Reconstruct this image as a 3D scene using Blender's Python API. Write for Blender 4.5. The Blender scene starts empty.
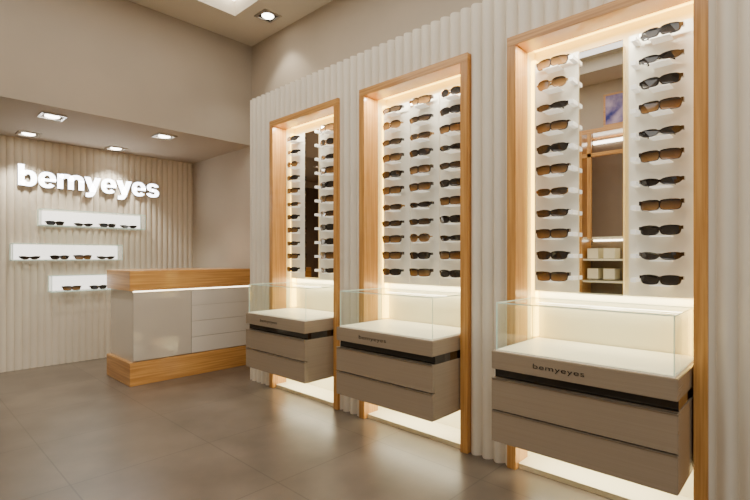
import bpy, bmesh, math, random
from mathutils import Vector, Matrix
random.seed(7)
S=bpy.context.scene
COL=S.collection

def lin(c):
    return tuple(((v/255)/12.92 if v/255<=0.04045 else ((v/255+0.055)/1.055)**2.4) for v in c)+(1,)

def mat(name,c,rough=0.5,metal=0,c2=None,nscale=(1,1,1),nfac=1.0,noise=4,emit=None,estr=0,bump=0,coat=0,spec=0.5,detail=4):
    m=bpy.data.materials.new(name); m.use_nodes=True
    nt=m.node_tree; b=nt.nodes['Principled BSDF']
    b.inputs['Base Color'].default_value=lin(c)
    b.inputs['Roughness'].default_value=rough
    b.inputs['Metallic'].default_value=metal
    b.inputs['Specular IOR Level'].default_value=spec
    if coat: b.inputs['Coat Weight'].default_value=coat; b.inputs['Coat Roughness'].default_value=0.08
    if emit:
        b.inputs['Emission Color'].default_value=lin(emit); b.inputs['Emission Strength'].default_value=estr
    if c2 is None: c2=tuple(max(0,v*0.97) for v in c)
    tc=nt.nodes.new('ShaderNodeTexCoord'); mp=nt.nodes.new('ShaderNodeMapping')
    mp.inputs['Scale'].default_value=nscale
    nz=nt.nodes.new('ShaderNodeTexNoise'); nz.inputs['Scale'].default_value=noise; nz.inputs['Detail'].default_value=detail
    mx=nt.nodes.new('ShaderNodeMix'); mx.data_type='RGBA'
    rp=nt.nodes.new('ShaderNodeValToRGB'); rp.color_ramp.elements[0].position=0.35; rp.color_ramp.elements[1].position=0.65
    nt.links.new(tc.outputs['Object'],mp.inputs['Vector']); nt.links.new(mp.outputs[0],nz.inputs['Vector'])
    nt.links.new(nz.outputs['Fac'],rp.inputs[0]); nt.links.new(rp.outputs[0],mx.inputs[0])
    mx.inputs[6].default_value=lin(c); mx.inputs[7].default_value=lin(c2)
    nt.links.new(mx.outputs[2],b.inputs['Base Color'])
    return m

def gradlens(name,top,bot):
    m=bpy.data.materials.new(name); m.use_nodes=True; nt=m.node_tree; b=nt.nodes['Principled BSDF']
    tc=nt.nodes.new('ShaderNodeTexCoord'); sp=nt.nodes.new('ShaderNodeSeparateXYZ'); mr=nt.nodes.new('ShaderNodeMapRange')
    mr.inputs[1].default_value=-0.018; mr.inputs[2].default_value=0.018
    r=nt.nodes.new('ShaderNodeValToRGB'); r.color_ramp.elements[0].color=lin(bot); r.color_ramp.elements[1].color=lin(top)
    nt.links.new(tc.outputs['Object'],sp.inputs[0]); nt.links.new(sp.outputs['Z'],mr.inputs[0]); nt.links.new(mr.outputs[0],r.inputs[0])
    nt.links.new(r.outputs[0],b.inputs['Base Color']); b.inputs['Roughness'].default_value=0.04
    b.inputs['Coat Weight'].default_value=0.8; b.inputs['Coat Roughness'].default_value=0.02
    return m

def glassmat(name,tint):
    m=bpy.data.materials.new(name); m.use_nodes=True; nt=m.node_tree; nt.nodes.clear()
    o=nt.nodes.new('ShaderNodeOutputMaterial'); t=nt.nodes.new('ShaderNodeBsdfTransparent'); g=nt.nodes.new('ShaderNodeBsdfGlossy')
    t.inputs[0].default_value=lin(tint); g.inputs['Roughness'].default_value=0.02
    f=nt.nodes.new('ShaderNodeLayerWeight'); f.inputs[0].default_value=0.5
    p=nt.nodes.new('ShaderNodeMath'); p.operation='POWER'; p.inputs[1].default_value=4
    mr=nt.nodes.new('ShaderNodeMapRange'); mr.inputs[3].default_value=0.02; mr.inputs[4].default_value=0.5
    x=nt.nodes.new('ShaderNodeMixShader')
    nt.links.new(f.outputs['Facing'],p.inputs[0]); nt.links.new(p.outputs[0],mr.inputs[0])
    nt.links.new(mr.outputs[0],x.inputs[0]); nt.links.new(t.outputs[0],x.inputs[1]); nt.links.new(g.outputs[0],x.inputs[2])
    nt.links.new(x.outputs[0],o.inputs[0]); return m

M={}
M['wall']=mat('wall_paint',(184,171,153),0.85,noise=1.5)
M['bulk']=mat('bulkhead_paint',(172,159,142),0.85,noise=1.5)
M['ceil']=mat('ceiling_paint',(208,199,183),0.9,noise=1)
M['flute']=mat('fluted_panel_cream',(232,222,204),0.5,noise=2)
M['slat']=mat('slatted_wall_beige',(228,217,198),0.55,noise=2)
M['woodv']=mat('oak_vertical',(212,158,88),0.28,c2=(180,124,62),nscale=(50,50,1.4),noise=1.6,coat=0.3)
M['woodh']=mat('oak_horizontal',(212,158,88),0.28,c2=(180,124,62),nscale=(1.4,1.4,50),noise=1.6,coat=0.3)
M['taupe']=mat('taupe_veneer',(160,144,123),0.22,c2=(154,138,117),nscale=(0.8,0.8,130),noise=1.2,coat=0.4)
M['black']=mat('black_gloss',(12,10,9),0.06,coat=1)
M['cream']=mat('cream_lacquer',(247,239,208),0.4,noise=1)
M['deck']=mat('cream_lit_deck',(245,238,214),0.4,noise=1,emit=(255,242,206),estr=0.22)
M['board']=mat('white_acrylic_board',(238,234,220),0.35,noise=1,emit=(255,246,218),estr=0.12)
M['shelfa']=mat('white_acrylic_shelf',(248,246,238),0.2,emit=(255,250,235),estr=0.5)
M['led']=mat('led_warm',(255,235,150),0.5,emit=(255,204,78),estr=8)
M['cove']=mat('led_cove',(255,250,235),0.5,emit=(255,246,226),estr=9)
M['ledw']=mat('led_white',(255,250,240),0.5,emit=(255,250,242),estr=2.0)
M['leds']=mat('led_soft',(255,250,240),0.5,emit=(255,240,205),estr=6)
M['letw']=mat('letter_white',(255,255,255),0.5,emit=(250,252,255),estr=10)
M['lamp']=mat('lamp_emitter',(255,250,240),0.5,emit=(255,244,225),estr=14)
M['metal']=mat('brushed_aluminium',(190,185,178),0.3,metal=1,nscale=(1,1,50))
M['grey']=mat('grey_metal_letter_side',(150,148,146),0.4,metal=0.3)
M['greyp']=mat('grey_gloss_panel',(196,186,172),0.1,noise=0.8,coat=0.8)
M['lightp']=mat('light_gloss_panel',(216,208,196),0.1,noise=0.8,coat=0.8)
M['glass']=glassmat('clear_glass',(251,253,251))
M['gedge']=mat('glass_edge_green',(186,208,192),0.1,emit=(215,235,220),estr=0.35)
M['mirror']=mat('mirror_silver',(240,238,234),0.01,metal=1,c2=(240,238,234))
M['mirrord']=mat('mirror_brown',(160,146,132),0.02,metal=1,c2=(160,146,132))  # browner and darker base colour than mirror_silver
M['dark']=mat('brown_backdrop',(112,96,82),0.4,c2=(102,86,72),nscale=(20,20,1))
M['darkin']=mat('brown_interior',(120,104,88),0.6)
M['poster']=mat('poster_blue_purple',(20,24,130),0.4,c2=(190,170,200),noise=5)
M['fb']=mat('frame_black',(10,9,9),0.1,coat=0.8)
M['fbr']=mat('frame_brown',(44,30,20),0.15,c2=(24,17,12),noise=60,coat=0.5)
M['fg']=mat('frame_gold',(176,142,94),0.2,metal=1)
M['lb']=gradlens('lens_black',(8,8,8),(44,40,38))
M['la']=gradlens('lens_amber',(46,31,18),(136,100,58))
M['lbr']=gradlens('lens_brown',(30,23,18),(84,66,48))

def floor_mat():
    m=bpy.data.materials.new('stone_tile_floor'); m.use_nodes=True; nt=m.node_tree; b=nt.nodes['Principled BSDF']
    tc=nt.nodes.new('ShaderNodeTexCoord')
    n1=nt.nodes.new('ShaderNodeTexNoise'); n1.inputs['Scale'].default_value=2.8; n1.inputs['Detail'].default_value=5; n1.inputs['Roughness'].default_value=0.5
    n1.inputs['Distortion'].default_value=0.0
    r=nt.nodes.new('ShaderNodeMix'); r.data_type='RGBA'
    r.inputs[6].default_value=lin((64,56,49)); r.inputs[7].default_value=lin((128,115,102))
    br=nt.nodes.new('ShaderNodeTexBrick'); br.offset=0; br.inputs['Scale'].default_value=1
    br.inputs['Brick Width'].default_value=0.8; br.inputs['Row Height'].default_value=0.8; br.inputs['Mortar Size'].default_value=0.004
    br.inputs['Color1'].default_value=(1,1,1,1); br.inputs['Color2'].default_value=(0.9,0.9,0.9,1); br.inputs['Mortar'].default_value=(0.62,0.62,0.62,1)
    mx=nt.nodes.new('ShaderNodeMix'); mx.data_type='RGBA'; mx.blend_type='MULTIPLY'; mx.inputs[0].default_value=1
    nt.links.new(tc.outputs['Object'],n1.inputs['Vector']); nt.links.new(tc.outputs['Object'],br.inputs['Vector'])
    nt.links.new(n1.outputs['Fac'],r.inputs[0]); nt.links.new(r.outputs[2],mx.inputs[6]); nt.links.new(br.outputs['Color'],mx.inputs[7])
    nt.links.new(mx.outputs[2],b.inputs['Base Color'])
    b.inputs['Roughness'].default_value=0.3
    return m
M['floor']=floor_mat()

def link(o): COL.objects.link(o); return o
def newobj(name,me,loc=(0,0,0)):
    o=bpy.data.objects.new(name,me); o.location=loc; return link(o)
def setp(o,parent):
    o.parent=parent; o.location=Vector(o.location)-Vector(parent.location)
def box(name,x0,x1,y0,y1,z0,z1,m,parent=None,bev=0,edge=None):
    bm=bmesh.new(); bmesh.ops.create_cube(bm,size=1)
    sx,sy,sz=x1-x0,y1-y0,z1-z0
    for v in bm.verts: v.co=Vector((v.co.x*sx,v.co.y*sy,v.co.z*sz))
    if bev: bmesh.ops.bevel(bm,geom=bm.edges[:],offset=bev,segments=2,affect='EDGES')
    me=bpy.data.meshes.new(name); me.materials.append(m)
    if edge:
        me.materials.append(edge)
        d=[sx,sy,sz]; k=d.index(min(d))
        bm.normal_update()
        for f in bm.faces:
            if abs(f.normal[k])<0.5: f.material_index=1
    bm.to_mesh(me); bm.free()
    o=newobj(name,me,((x0+x1)/2,(y0+y1)/2,(z0+z1)/2))
    if parent: setp(o,parent)
    return o
def empty(name,loc,label=None,cat=None):
    o=bpy.data.objects.new(name,None); o.location=loc; o.empty_display_size=0.1; link(o)
    if label: o['label']=label; o['category']=cat
    return o
def tag(o,label,cat,group=None):
    o['label']=label; o['category']=cat
    if group: o['group']=group
    return o
def struct(o): o['kind']='structure'; return o
def meshfrom(name,verts,faces,m,parent=None,smooth=False):
    me=bpy.data.meshes.new(name); me.from_pydata(verts,[],faces); me.materials.append(m)
    bm=bmesh.new(); bm.from_mesh(me); bmesh.ops.recalc_face_normals(bm,faces=bm.faces[:]); bm.to_mesh(me); bm.free()
    if smooth:
        for p in me.polygons: p.use_smooth=True
    o=newobj(name,me)
    if parent: setp(o,parent)
    return o
def copything(root,loc,rotz=None,scale=None):
    n=root.copy(); COL.objects.link(n); n.location=loc
    if rotz is not None: n.rotation_euler=(0,0,rotz)
    if scale: n.scale=(scale,)*3
    def rec(a,b):
        for c in a.children:
            k=c.copy(); COL.objects.link(k); k.parent=b; rec(c,k)
    rec(root,n)
    return n

# ------------------------------------------------ room
XW=3.0; YB=6.42; CZ=3.75; SZ=2.57; YBH=4.85; XL=-1.6; YF=-2.2
XP=2.565
struct(box('floor',XL-0.1,XW+0.1,YF,YB+0.1,-0.1,0,M['floor']))
struct(box('wall_right',XW,XW+0.1,YF,YB+0.1,0,4.05,M['wall']))
struct(box('wall_back',XL-0.1,XW,YB,YB+0.1,0,4.05,M['slat']))
struct(box('wall_left',XL-0.1,XL,YF,YB,0,4.05,M['wall']))
struct(box('wall_bulkhead',XL,XW,YBH,YB,SZ,CZ,M['bulk']))
tx0,tx1,ty0,ty1=-1.1,2.50,-1.6,4.36; tz=CZ+0.17
bm=bmesh.new()
def addbox(bm,x0,x1,y0,y1,z0,z1):
    r=bmesh.ops.create_cube(bm,size=1)
    for v in r['verts']: v.co=Vector(((x0+x1)/2+v.co.x*(x1-x0),(y0+y1)/2+v.co.y*(y1-y0),(z0+z1)/2+v.co.z*(z1-z0)))
addbox(bm,XL,tx0,YF,YB,CZ,tz); addbox(bm,tx1,XW,YF,YB,CZ,tz); addbox(bm,tx0,tx1,YF,ty0,CZ,tz); addbox(bm,tx0,tx1,ty1,YB,CZ,tz)
addbox(bm,XL,XW,YF,YB,tz,tz+0.1)
me=bpy.data.meshes.new('ceiling'); bm.to_mesh(me); bm.free(); me.materials.append(M['ceil']); struct(newobj('ceiling',me))
bm=bmesh.new()
addbox(bm,tx0+0.02,tx1-0.02,ty1-0.06,ty1-0.02,tz-0.03,tz-0.005); addbox(bm,tx1-0.06,tx1-0.02,ty0+0.02,ty1-0.06,tz-0.03,tz-0.005)
me=bpy.data.meshes.new('trim_10'); bm.to_mesh(me); bm.free(); me.materials.append(M['cove']); struct(newobj('trim_10',me))

def flute(name,a0,a1,z0,z1,face,back,pitch,amp,m,axis='y',pw=0.6,n=14):
    pts=[]
    step=pitch/n; N=int(round((a1-a0)/step))
    for i in range(N+1):
        a=a0+(a1-a0)*i/N
        s=abs(math.sin(math.pi*a/pitch))**pw
        pts.append((a,face+amp*(1-s)))
    pts2=pts+[(a1,back),(a0,back)]
    k=len(pts2); V=[]
    for z in (z0,z1):
        for (a,d) in pts2:
            V.append((d,a,z) if axis=='y' else (a,d,z))
    F=[(i,(i+1)%k,(i+1)%k+k,i+k) for i in range(k)]
    F.append(tuple(range(k))); F.append(tuple(range(k,2*k)))
    return struct(meshfrom(name,V,F,m))
C=[0.835,2.085,3.31]
HO=0.49; HI=0.435
PT=2.85; FT=2.55
PI_=0.08; AM=0.036; PW=0.9
flute('trim_1',-1.2,C[0]-HO,0,FT,XP-0.01,XW,PI_,AM,M['flute'],pw=PW)
flute('trim_2',C[0]+HO,C[1]-HO,0,FT,XP-0.01,XW,PI_,AM,M['flute'],pw=PW)
flute('trim_3',C[1]+HO,C[2]-HO,0,FT,XP-0.01,XW,PI_,AM,M['flute'],pw=PW)
flute('trim_4',C[2]+HO,4.18,0,FT,XP-0.01,XW,PI_,AM,M['flute'],pw=PW)
flute('trim_5',-1.2,4.18,FT,PT,XP-0.01,XW,PI_,AM,M['flute'],pw=PW)
flute('trim_6',0.84,XW,0,SZ,6.385,YB,0.07,0.015,M['slat'],axis='x',pw=0.7)
struct(box('mirror_backdrop_1',0.15,0.80,6.37,YB,0,2.45,M['dark']))  # out-of-view brown panel, added so the farthest mirror reflects something dark
for i,c in enumerate(C):
    struct(box('wall_alcove',2.80,XW,c-HO,c+HO,0,FT,M['cream']))
    struct(box('trim_7',2.70,2.80,c-HO,c-HI,0.03,FT,M['cream']))
    struct(box('trim_8',2.70,2.80,c+HI,c+HO,0.03,FT,M['cream']))
    struct(box('trim_9',2.58,2.80,c-HI,c+HI,0.0,0.03,M['cream']))
    fr=empty('alcove_frame',(2.62,c,0),'light oak frame lining a lit display alcove','frame')
    fr['group']='oak frames around the alcoves'
    box('jamb',2.54,2.70,c-HO,c-HI,0,FT-0.055,M['woodv'],fr,0.002)
    box('jamb',2.54,2.70,c+HI,c+HO,0,FT-0.055,M['woodv'],fr,0.002)
    box('header',2.54,2.70,c-HO,c+HO,FT-0.055,FT,M['woodh'],fr,0.002)
    box('led_strip',2.73,2.78,c-HI+0.01,c+HI-0.01,FT-0.03,FT-0.02,M['led'],fr)
    for s in (-1,1):
        y=c+s*(HI-0.014)
        box('led_strip',2.75,2.80,y-0.012,y+0.012,0.76,2.46,M['led'],fr)

# ---------------------------------------------- display cabinets
def text_mesh(txt,width,height,ext,bold=0.0):
    cu=bpy.data.curves.new('t','FONT'); cu.body=txt; cu.extrude=0.5; cu.offset=bold; cu.resolution_u=6; cu.space_character=1.05
    o=bpy.data.objects.new('t',cu); link(o); bpy.context.view_layer.update()
    me=bpy.data.meshes.new_from_object(o.evaluated_get(bpy.context.evaluated_depsgraph_get()))
    bpy.data.objects.remove(o)
    bm=bmesh.new(); bm.from_mesh(me); bmesh.ops.remove_doubles(bm,verts=bm.verts[:],dist=1e-5)
    xs=[v.co.x for v in bm.verts]; my=max(v.co.y for v in bm.verts); x0=min(xs); w=max(xs)-x0
    for v in bm.verts:
        v.co=Vector(((v.co.x-x0)/w*width,v.co.y/my*height,(v.co.z+0.5)*ext))
    return bm
c=C[0]
cab=empty('display_cabinet',(2.5,c,0.262),'taupe veneer wall-hung drawer cabinet with black band','cabinet')
W=0.428
box('body',2.275,2.80,c-W,c+W,0.262,0.60,M['taupe'],cab)
box('black_band',2.285,2.80,c-W+0.004,c+W-0.004,0.60,0.65,M['black'],cab)
box('countertop',2.25,2.80,c-W,c+W,0.65,0.745,M['taupe'],cab,0.003)
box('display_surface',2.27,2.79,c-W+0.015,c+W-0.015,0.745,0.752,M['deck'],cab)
for z0,z1 in ((0.262,0.425),(0.433,0.598)):
    d=box('drawer',2.25,2.275,c-W,c+W,z0,z1,M['taupe'],cab,0.002)
    h=box('handle',2.246,2.262,c-W+0.002,c+W-0.002,z1-0.001,z1+0.005,M['metal'])
    h.parent=d; h.location=Vector(h.location)-Vector(d.location)-Vector(cab.location)
bm=text_mesh('bemyeyes',0.25,0.024,0.0015,-0.008)
me=bpy.data.meshes.new('lettering'); bm.to_mesh(me); bm.free(); me.materials.append(M['fb'])
t=newobj('lettering',me); t.parent=cab
t.matrix_basis=Matrix(((0,0,-1,2.25-2.5),(-1,0,0,1.03-c),(0,1,0,0.688-0.262),(0,0,0,1)))
t['label']='small dark metal letters'
gc=empty('glass_display_case',(2.5,c,0.752),'clear frameless glass display case with green edges on a cabinet','display case')
g0,g1=2.272,2.715; gy=W-0.016; gz0,gz1=0.752,1.0; th=0.005
box('front_pane',g0,g0+th,c-gy,c+gy,gz0,gz1,M['glass'],gc,edge=M['gedge'])
box('side_pane',g0+th,g1,c-gy,c-gy+th,gz0,gz1,M['glass'],gc,edge=M['gedge'])
box('side_pane',g0+th,g1,c+gy-th,c+gy,gz0,gz1,M['glass'],gc,edge=M['gedge'])
box('top_pane',g0,g1,c-gy,c+gy,gz1,gz1+th,M['glass'],gc,edge=M['gedge'])
for k in (1,2):
    copything(cab,(2.5,C[k],0.262)); copything(gc,(2.5,C[k],0.752))
for o in COL.objects:
    if o.name.startswith('display_cabinet'): o['group']='display cabinets under the alcoves'
    if o.name.startswith('glass_display_case'): o['group']='glass cases on the cabinets'

# ---------------------------------------------- eyewear
def outline(w,h,ex,taper,N=28):
    P=[]
    for i in range(N):
        a=2*math.pi*i/N; ca,sa=math.cos(a),math.sin(a)
        x=math.copysign(abs(ca)**(2/ex),ca)*w/2; z=math.copysign(abs(sa)**(2/ex),sa)*h/2
        if z<0: x*=1-taper*(-z/(h/2))
        P.append((x,z))
    return P
def glasses(name,w,h,ex,taper,rim,bridge,wrap,fm,lm,label,sweep=0.0,arm=0.007):
    th=0.006
    def yy(x): return wrap*x*x
    V=[];F=[]
    P=outline(w,h,ex,taper); n=len(P)
    for s in (-1,1):
        cx=s*(w/2+bridge/2)
        base=len(V)
        for (off,rr) in ((0,0),(0,1),(th,1),(th,0)):
            for (x,z) in P:
                l=math.hypot(x,z) or 1
                X=cx+s*(x+(x/l)*rim*rr); Z=z+(z/l)*rim*rr+sweep*(x/w+0.5)*(1 if z>0 else 0.4)
                V.append((X,yy(X)+off,Z))
        for r in range(4):
            for i in range(n):
                F.append((base+r*n+i,base+r*n+(i+1)%n,base+((r+1)%4)*n+(i+1)%n,base+((r+1)%4)*n+i))
    def bar(x0,x1,z0,z1,y0,y1):
        b=len(V)
        for x in (x0,x1):
            for y in (y0,y1):
                for z in (z0,z1): V.append((x,yy(x)+y,z))
        F.extend([(b,b+1,b+3,b+2),(b+4,b+6,b+7,b+5),(b,b+4,b+5,b+1),(b+2,b+3,b+7,b+6),(b,b+2,b+6,b+4),(b+1,b+5,b+7,b+3)])
    bar(-bridge/2-0.003,bridge/2+0.003,h*0.15,h*0.15+max(0.006,rim*1.7),0,th)
    tot=w+bridge/2+rim
    for s in (-1,1):
        bar(*sorted((s*(tot-0.004),s*(tot+0.006))),h*0.10,h*0.10+2*arm+sweep*0.3,0.0,0.020)
    fr=meshfrom(name,V,F,fm)
    for s in (-1,1):
        V2=[];cx=s*(w/2+bridge/2)
        for o_ in (0.0015,0.004):
            for (x,z) in P:
                X=cx+s*x; V2.append((X,yy(X)+o_,z+sweep*(x/w+0.5)*(1 if z>0 else 0.4)))
        F2=[tuple(range(n)),tuple(range(n,2*n))]+[(i,(i+1)%n,(i+1)%n+n,i+n) for i in range(n)]
        L=meshfrom('lens',V2,F2,lm); L.parent=fr
        V3=[];F3=[]; path=[]
        for q in range(9):
            u=q/8
            X=s*(tot+0.004-u*(2*tot-0.012)*0.93)
            Y=yy(tot)+0.010+(0.003 if s<0 else 0.008)+0.002*math.sin(u*math.pi)
            Zc=h*0.10+arm-(0.020*((u-0.7)/0.3)**1.5 if u>0.7 else 0)
            path.append((X,Y,Zc,arm-(arm-min(arm,0.004))*min(1,u*1.5)))
        for (X,Y,Zc,hh) in path:
            V3+= [(X,Y-0.0012,Zc-hh),(X,Y+0.0012,Zc-hh),(X,Y+0.0012,Zc+hh),(X,Y-0.0012,Zc+hh)]
        for q in range(8):
            b=q*4
            for e in range(4): F3.append((b+e,b+(e+1)%4,b+4+(e+1)%4,b+4+e))
        F3+=[(0,1,2,3),(32,33,34,35)]
        T=meshfrom('temple',V3,F3,fm); T.parent=fr
    tag(fr,label,'sunglasses'); fr['zb']=h/2+rim
    return fr
G=[glasses('sunglasses',0.066,0.034,4.2,0.14,0.005,0.010,3.1,M['fb'],M['lb'],'black framed sunglasses with dark rectangular lenses',0.002),
   glasses('sunglasses',0.074,0.042,4.6,0.13,0.003,0.002,3.1,M['fbr'],M['la'],'brown framed shield sunglasses with amber lenses',0.001,0.009),
   glasses('sunglasses',0.073,0.027,3.2,0.30,0.0025,0.005,3.9,M['fb'],M['lb'],'slim black wraparound sunglasses with dark lenses',0.007,0.007),
   glasses('sunglasses',0.064,0.046,2.8,0.20,0.0022,0.013,3.1,M['fg'],M['la'],'gold framed aviator sunglasses with amber lenses',0.002,0.003),
   glasses('sunglasses',0.069,0.029,4.2,0.12,0.0045,0.008,3.1,M['fb'],M['lbr'],'black sunglasses with slim rectangular brown lenses',0.002),
   glasses('sunglasses',0.075,0.032,3.8,0.22,0.002,0.003,3.8,M['fg'],M['lbr'],'thin gold rimmed wraparound sunglasses with brown lenses',0.005,0.005),
   glasses('sunglasses',0.062,0.042,2.4,0.06,0.0022,0.015,2.8,M['fg'],M['lb'],'thin gold rimmed sunglasses with dark oval lenses',0.0,0.003)]
def place(k,x,y,z,rot,group,sc=1.0):
    g=copything(G[k],(x,y,z+G[k]['zb']*sc+0.0005),rot,sc); g['group']=group; return g

Z0=1.108; DZ=0.1245
def board(y0,y1,glassk,group,side=0,ym=None,sc=1.18,pd=0.117):
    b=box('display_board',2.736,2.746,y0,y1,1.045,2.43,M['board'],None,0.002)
    tag(b,'white acrylic eyewear board with small ledges in a lit alcove','display board','eyewear display boards')
    for z in (1.12,2.35):
        box('mounting_bracket',2.746,2.80,(y0+y1)/2-0.04,(y0+y1)/2+0.04,z-0.02,z+0.02,M['metal'],b)
    if ym is None: ym=(y0+y1)/2
    for i in range(11):
        z=Z0+DZ*i
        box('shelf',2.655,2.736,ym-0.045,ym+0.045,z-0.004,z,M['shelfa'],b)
        if side: 
            ys=ym+side*pd
            box('peg',2.655,2.736,ys-0.012,ys+0.012,z+0.012,z+0.034,M['shelfa'],b)
        place(glassk[i%len(glassk)],2.658,ym,z,-math.pi/2+random.uniform(-.03,.03),group,sc)
def mirror(y0,y1,m,lab,z0=1.04):
    r=empty('wall_mirror',(2.8,(y0+y1)/2,z0),lab,'mirror')
    box('mirror_glass',2.728,2.734,y0,y1,z0,2.42,m,r)
    box('backing',2.734,2.80,y0+0.01,y1-0.01,z0+0.01,2.41,M['board'],r)
c=C[0]; gr='sunglasses in the nearest alcove'
board(c+0.145,c+0.408,[1,0,1,4,5,1,0,1,2,3,1],gr,-1)
board(c-0.405,c-0.115,[0,2,0,1,2,1,2,1,0,2,0],gr,1,c-0.275)
mirror(c-0.09,c+0.138,M['mirror'],'tall narrow frameless mirror between eyewear boards')
c=C[2]; gr='sunglasses in the farthest alcove'
board(c+0.192,c+0.408,[0,1,4,1,0,5,1,0,3,2,0],gr,0,c+0.308,1.06)
board(c-0.400,c-0.025,[2,1,0,0,5,1,0,1,2,6,1],gr,1,c-0.20,1.28,0.135)
mirror(c-0.015,c+0.180,M['mirrord'],'tall narrow brownish mirror between eyewear boards',1.06)
c=C[1]; gr='sunglasses in the middle alcove'
board(c+0.138,c+0.408,[0,1,1,4,5,1,0,1,4,3,4],gr,0,None,1.22)
board(c-0.133,c+0.133,[1,0,3,4,2,1,1,0,5,4,1],gr,0,None,1.22)
board(c-0.408,c-0.138,[0,1,2,0,1,0,4,2,1,0,6],gr,0,None,1.22)

# ---------------------------------------------- back wall sign
YS=6.385
sign=empty('lettering_sign',(1.01,YS,2.045),'illuminated bold white lettering on a slatted wall','sign')
def poly(V,F,pts,ext,mi,faces_m):
    b=len(V); n=len(pts)
    for (x,z) in pts: V.append((x,-ext,z))
    for (x,z) in pts: V.append((x,0,z))
    F.append(tuple(range(b,b+n))); faces_m.append(0)
    F.append(tuple(range(b+n,b+2*n))); faces_m.append(1)
    for i in range(n):
        F.append((b+i,b+(i+1)%n,b+n+(i+1)%n,b+n+i)); faces_m.append(1)
def band(cx,cy,ro,ri,a0,a1,n=28,eo=2.3):
    out=[]
    def P(r,t):
        ct,st=math.cos(t),math.sin(t)
        return (cx+r[0]*math.copysign(abs(ct)**(2/eo),ct),cy+r[1]*math.copysign(abs(st)**(2/eo),st))
    for i in range(n):
        t0=math.radians(a0+(a1-a0)*i/n); t1=math.radians(a0+(a1-a0)*(i+1)/n)
        out.append([P(ri,t0),P(ro,t0),P(ro,t1),P(ri,t1)])
    return out
R=lambda x0,x1,y0,y1:[(x0,y0),(x1,y0),(x1,y1),(x0,y1)]
GL={
 'b':(1.05,[R(0,.35,0,1.38)]+band(.56,.5,(.49,.53),(.155,.27),-150,150)),
 'e':(1.04,[R(.2,1.03,.405,.58)]+band(.52,.5,(.52,.54),(.18,.32),0,322)),
 'm':(1.66,[R(0,.35,0,1.0),R(.655,1.005,0,.62),R(1.31,1.66,0,.62)]+band(.53,.60,(.475,.43),(.125,.15),0,150)+band(1.185,.60,(.475,.43),(.125,.15),0,165)),
 'y':(1.08,[[(0,1),(.38,1),(.75,.02),(.35,.02)],[(.70,1),(1.08,1),(.68,-.18),(.54,-.36),(.35,-.41),(.09,-.41),(.09,-.14),(.25,-.14),(.34,-.07),(.37,.02)]]),
 's':(.95,band(.475,.71,(.455,.32),(.15,.11),15,272)+band(.465,.295,(.49,.325),(.17,.11),-170,92)),
}
gap=0.075; word='bemyeyes'
tw=sum(GL[ch][0] for ch in word)+gap*7-0.05*5
sx=1.50/tw; sz=0.168
X=0
for i,ch in enumerate(word):
    wd,polys=GL[ch]; V=[];F=[];fm=[]
    for p in polys: poly(V,F,[(X_*sx,Z_*sz) for X_,Z_ in p],0.03,0,fm)
    me=bpy.data.meshes.new('letter'); me.from_pydata(V,[],F); me.materials.append(M['letw']); me.materials.append(M['grey'])
    for p,k in zip(me.polygons,fm): p.material_index=k
    o=newobj('letter',me); o.parent=sign; o.location=(X*sx,0,0)
    X+=wd+gap-(0.05 if ch=='y' or (i+1<8 and word[i+1]=='y') else 0)

def lbox(x0,x1,z0,gs,lab):
    h=0.19; y0=6.22; y1=YS+0.0
    r=empty('wall_display_box',((x0+x1)/2,y1,z0),lab,'display shelf'); r['group']='glass display boxes on the slatted wall'
    box('back_panel',x0+0.012,x1-0.012,y1-0.012,y1,z0+0.012,z0+h-0.012,M['ledw'],r)
    box('shelf_base',x0,x1,y0,y1,z0,z0+0.010,M['glass'],r,edge=M['gedge'])
    box('top_pane',x0,x1,y0,y1,z0+h-0.007,z0+h,M['glass'],r,edge=M['gedge'])
    for x in (x0,x1-0.007): box('side_pane',x,x+0.007,y0,y1,z0+0.010,z0+h-0.007,M['glass'],r,edge=M['gedge'])
    for (x,k) in gs:
        place(k,x,y0+0.05,z0+0.010,random.uniform(-.2,.2),'sunglasses in the wall display boxes',1.15)
lbox(1.19,2.30,1.60,[(1.34,0),(1.62,2),(1.88,0),(2.12,2)],'long lit glass display box under the sign')
lbox(0.94,2.03,1.21,[(1.10,2),(1.38,0),(1.62,1),(1.86,2)],'long lit glass display box in the middle of three')
lbox(1.29,2.34,0.85,[(1.50,1),(1.78,0),(2.07,2)],'lowest lit glass display box beside the counter')

# ---------------------------------------------- reception counter
rc=empty('reception_counter',(2.29,5.1,0),'oak and glossy light grey reception counter with drawers','counter')
x0,x1,y0,y1=1.62,2.96,4.77,5.45
box('plinth',x0,x1,y0,y1,0,0.225,M['woodh'],rc,0.003)
box('body',x0+0.035,x1,y0+0.035,y1-0.02,0.225,0.92,M['greyp'],rc)
box('front_panel',x0+0.035,2.23,y0+0.012,y0+0.035,0.235,0.905,M['greyp'],rc,0.003)
for i in range(4):
    z=0.235+i*0.168
    d=box('drawer',2.234,x1-0.01,y0+0.012,y0+0.035,z,z+0.165,M['lightp'],rc,0.001)
box('light_strip',x0+0.04,x1,y0+0.015,y0+0.034,0.907,0.920,M['leds'],rc)
box('countertop',x0,x1,y0,y1,0.92,1.115,M['woodh'],rc,0.004)

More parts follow.
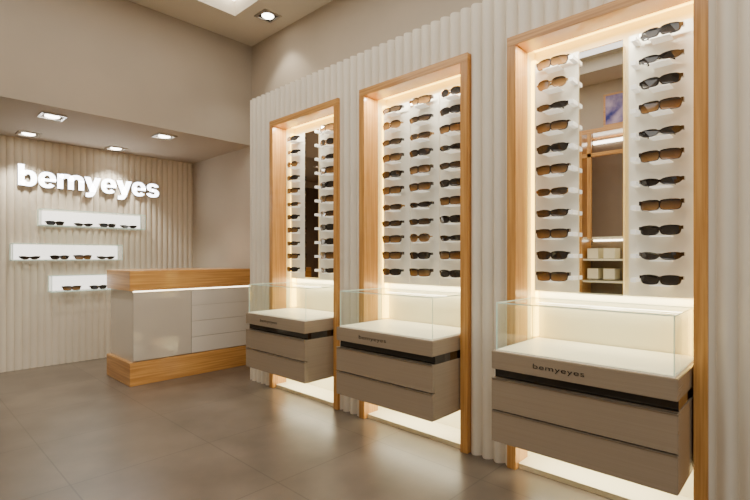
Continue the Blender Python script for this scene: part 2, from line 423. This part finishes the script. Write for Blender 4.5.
# ---------------------------------------------- downlights
def downlight(x,y,z,lab):
    r=empty('recessed_downlight',(x,y,z),lab,'ceiling light'); r['group']='recessed ceiling downlights'
    bm=bmesh.new(); s=0.1
    addbox(bm,-s,s,-s,-s+0.02,-0.012,0); addbox(bm,-s,s,s-0.02,s,-0.012,0)
    addbox(bm,-s,-s+0.02,-s+0.02,s-0.02,-0.012,0); addbox(bm,s-0.02,s,-s+0.02,s-0.02,-0.012,0)
    me=bpy.data.meshes.new('bezel'); bm.to_mesh(me); bm.free(); me.materials.append(M['metal'])
    o=newobj('bezel',me); o.parent=r
    box('housing',x-0.08,x+0.08,y-0.08,y+0.08,z-0.003,z-0.0005,M['black'],r)
    bm=bmesh.new(); bmesh.ops.create_cone(bm,cap_ends=True,segments=28,radius1=0.055,radius2=0.062,depth=0.008)
    me=bpy.data.meshes.new('lamp'); bm.to_mesh(me); bm.free(); me.materials.append(M['lamp'])
    o=newobj('lamp',me,(0,0,-0.007)); o.parent=r
    return r
def spot(x,y,z,e,ang=98,blend=0.5,col=(1,0.93,0.79)):
    l=bpy.data.lights.new('spot','SPOT'); l.energy=e; l.spot_size=math.radians(ang); l.spot_blend=blend; l.color=col; l.shadow_soft_size=0.05
    o=bpy.data.objects.new('spot_light',l); o.location=(x,y,z-0.03); link(o); return o
for (x,y) in ((1.08,5.18),(1.06,6.1),(2.1,5.15),(1.93,6.15)):
    downlight(x,y,SZ,'square recessed downlight in the lowered ceiling'); spot(x,y,SZ,72 if y>6 else 44)
downlight(2.73,4.11,CZ,'square recessed downlight beside the ceiling tray'); spot(2.73,4.11,CZ,30)

def area(name,loc,sx,sy,e,col=(1,0.85,0.65),rot=(0,0,0)):
    l=bpy.data.lights.new(name,'AREA'); l.shape='RECTANGLE'; l.size=sx; l.size_y=sy; l.energy=e; l.color=col
    o=bpy.data.objects.new(name,l); o.location=loc; o.rotation_euler=rot; link(o); return o
area('tray_light',((tx0+tx1)/2,(ty0+ty1)/2,tz-0.01),tx1-tx0-0.3,ty1-ty0-0.3,138,(1,0.96,0.89))
for c in C:
    area('alcove_light',(2.60,c,FT-0.06),0.02,0.8,12,(1,0.95,0.79))
    area('alcove_light',(2.765,c,1.04),0.04,0.8,3.6,(1,0.90,0.62))
    area('alcove_light',(2.66,c,0.25),0.2,0.8,5,(1,0.92,0.66))

# ---------------------------------------------- opposite side of the shop (seen in the mirror)
sc=empty('wall_shelving_cabinet',(-1.4,1.85,0),'tall oak-framed shelving cabinet with brown interior','cabinet')
box('side_panel',XL,-1.2,2.34,2.44,0,3.0,M['woodv'],sc)
box('side_panel',XL,-1.2,1.2,1.26,0,3.0,M['woodv'],sc)
box('top_panel',XL,-1.2,1.26,2.34,2.94,3.0,M['woodh'],sc)
box('back_panel',XL,-1.56,1.26,2.34,0,2.94,M['darkin'],sc)
box('door_frame',-1.24,-1.20,2.22,2.27,1.5,2.94,M['woodv'],sc)
box('door_frame',-1.24,-1.20,1.26,2.34,2.62,2.67,M['woodh'],sc)
for z in (0.5,0.9,1.2,1.5): box('shelf',-1.56,-1.24,1.26,2.34,z,z+0.025,M['cream'],sc)
for z in (1.05,1.33):
    for y in (1.35,1.65,1.95,2.16): box('drawer_box',-1.55,-1.3,y,y+0.14,z-0.1,z+0.04,M['cream'],sc)
box('led_strip',-1.56,-1.52,1.3,2.3,2.86,2.90,M['cove'],sc)
box('led_strip',-1.56,-1.54,1.3,2.3,1.475,1.495,M['cove'],sc)
p=empty('wall_poster',(XL,1.95,3.1),'framed blue and purple poster','poster')
box('print',XL,XL+0.015,1.75,2.15,3.13,3.53,M['poster'],p)
box('backing',XL,XL+0.01,1.72,2.18,3.10,3.56,M['woodh'],p)
tb=empty('display_table',(-0.6,1.95,0),'cream display table with a glass box on top','table')
box('table_top',-0.9,-0.3,1.5,2.4,0.72,0.78,M['cream'],tb,0.003)
for sx_ in (-0.86,-0.38):
    for sy in (1.54,2.32): box('leg',sx_,sx_+0.04,sy,sy+0.04,0,0.72,M['metal'],tb)
box('glass_cover',-0.85,-0.35,1.55,2.35,0.78,0.98,M['glass'],tb)

for g in G:
    for ch in list(g.children): bpy.data.objects.remove(ch)
    bpy.data.objects.remove(g)

w=bpy.data.worlds.new('world'); S.world=w; w.use_nodes=True
w.node_tree.nodes['Background'].inputs[0].default_value=(1,0.97,0.91,1); w.node_tree.nodes['Background'].inputs[1].default_value=0.65

cam=bpy.data.cameras.new('camera'); cam.sensor_width=36; cam.lens=464/750*36; cam.shift_y=7/750; cam.clip_start=0.05
co=bpy.data.objects.new('camera',cam); co.location=(0,0,1.25); co.rotation_euler=(math.pi/2,0,-math.radians(46.6)); link(co); S.camera=co
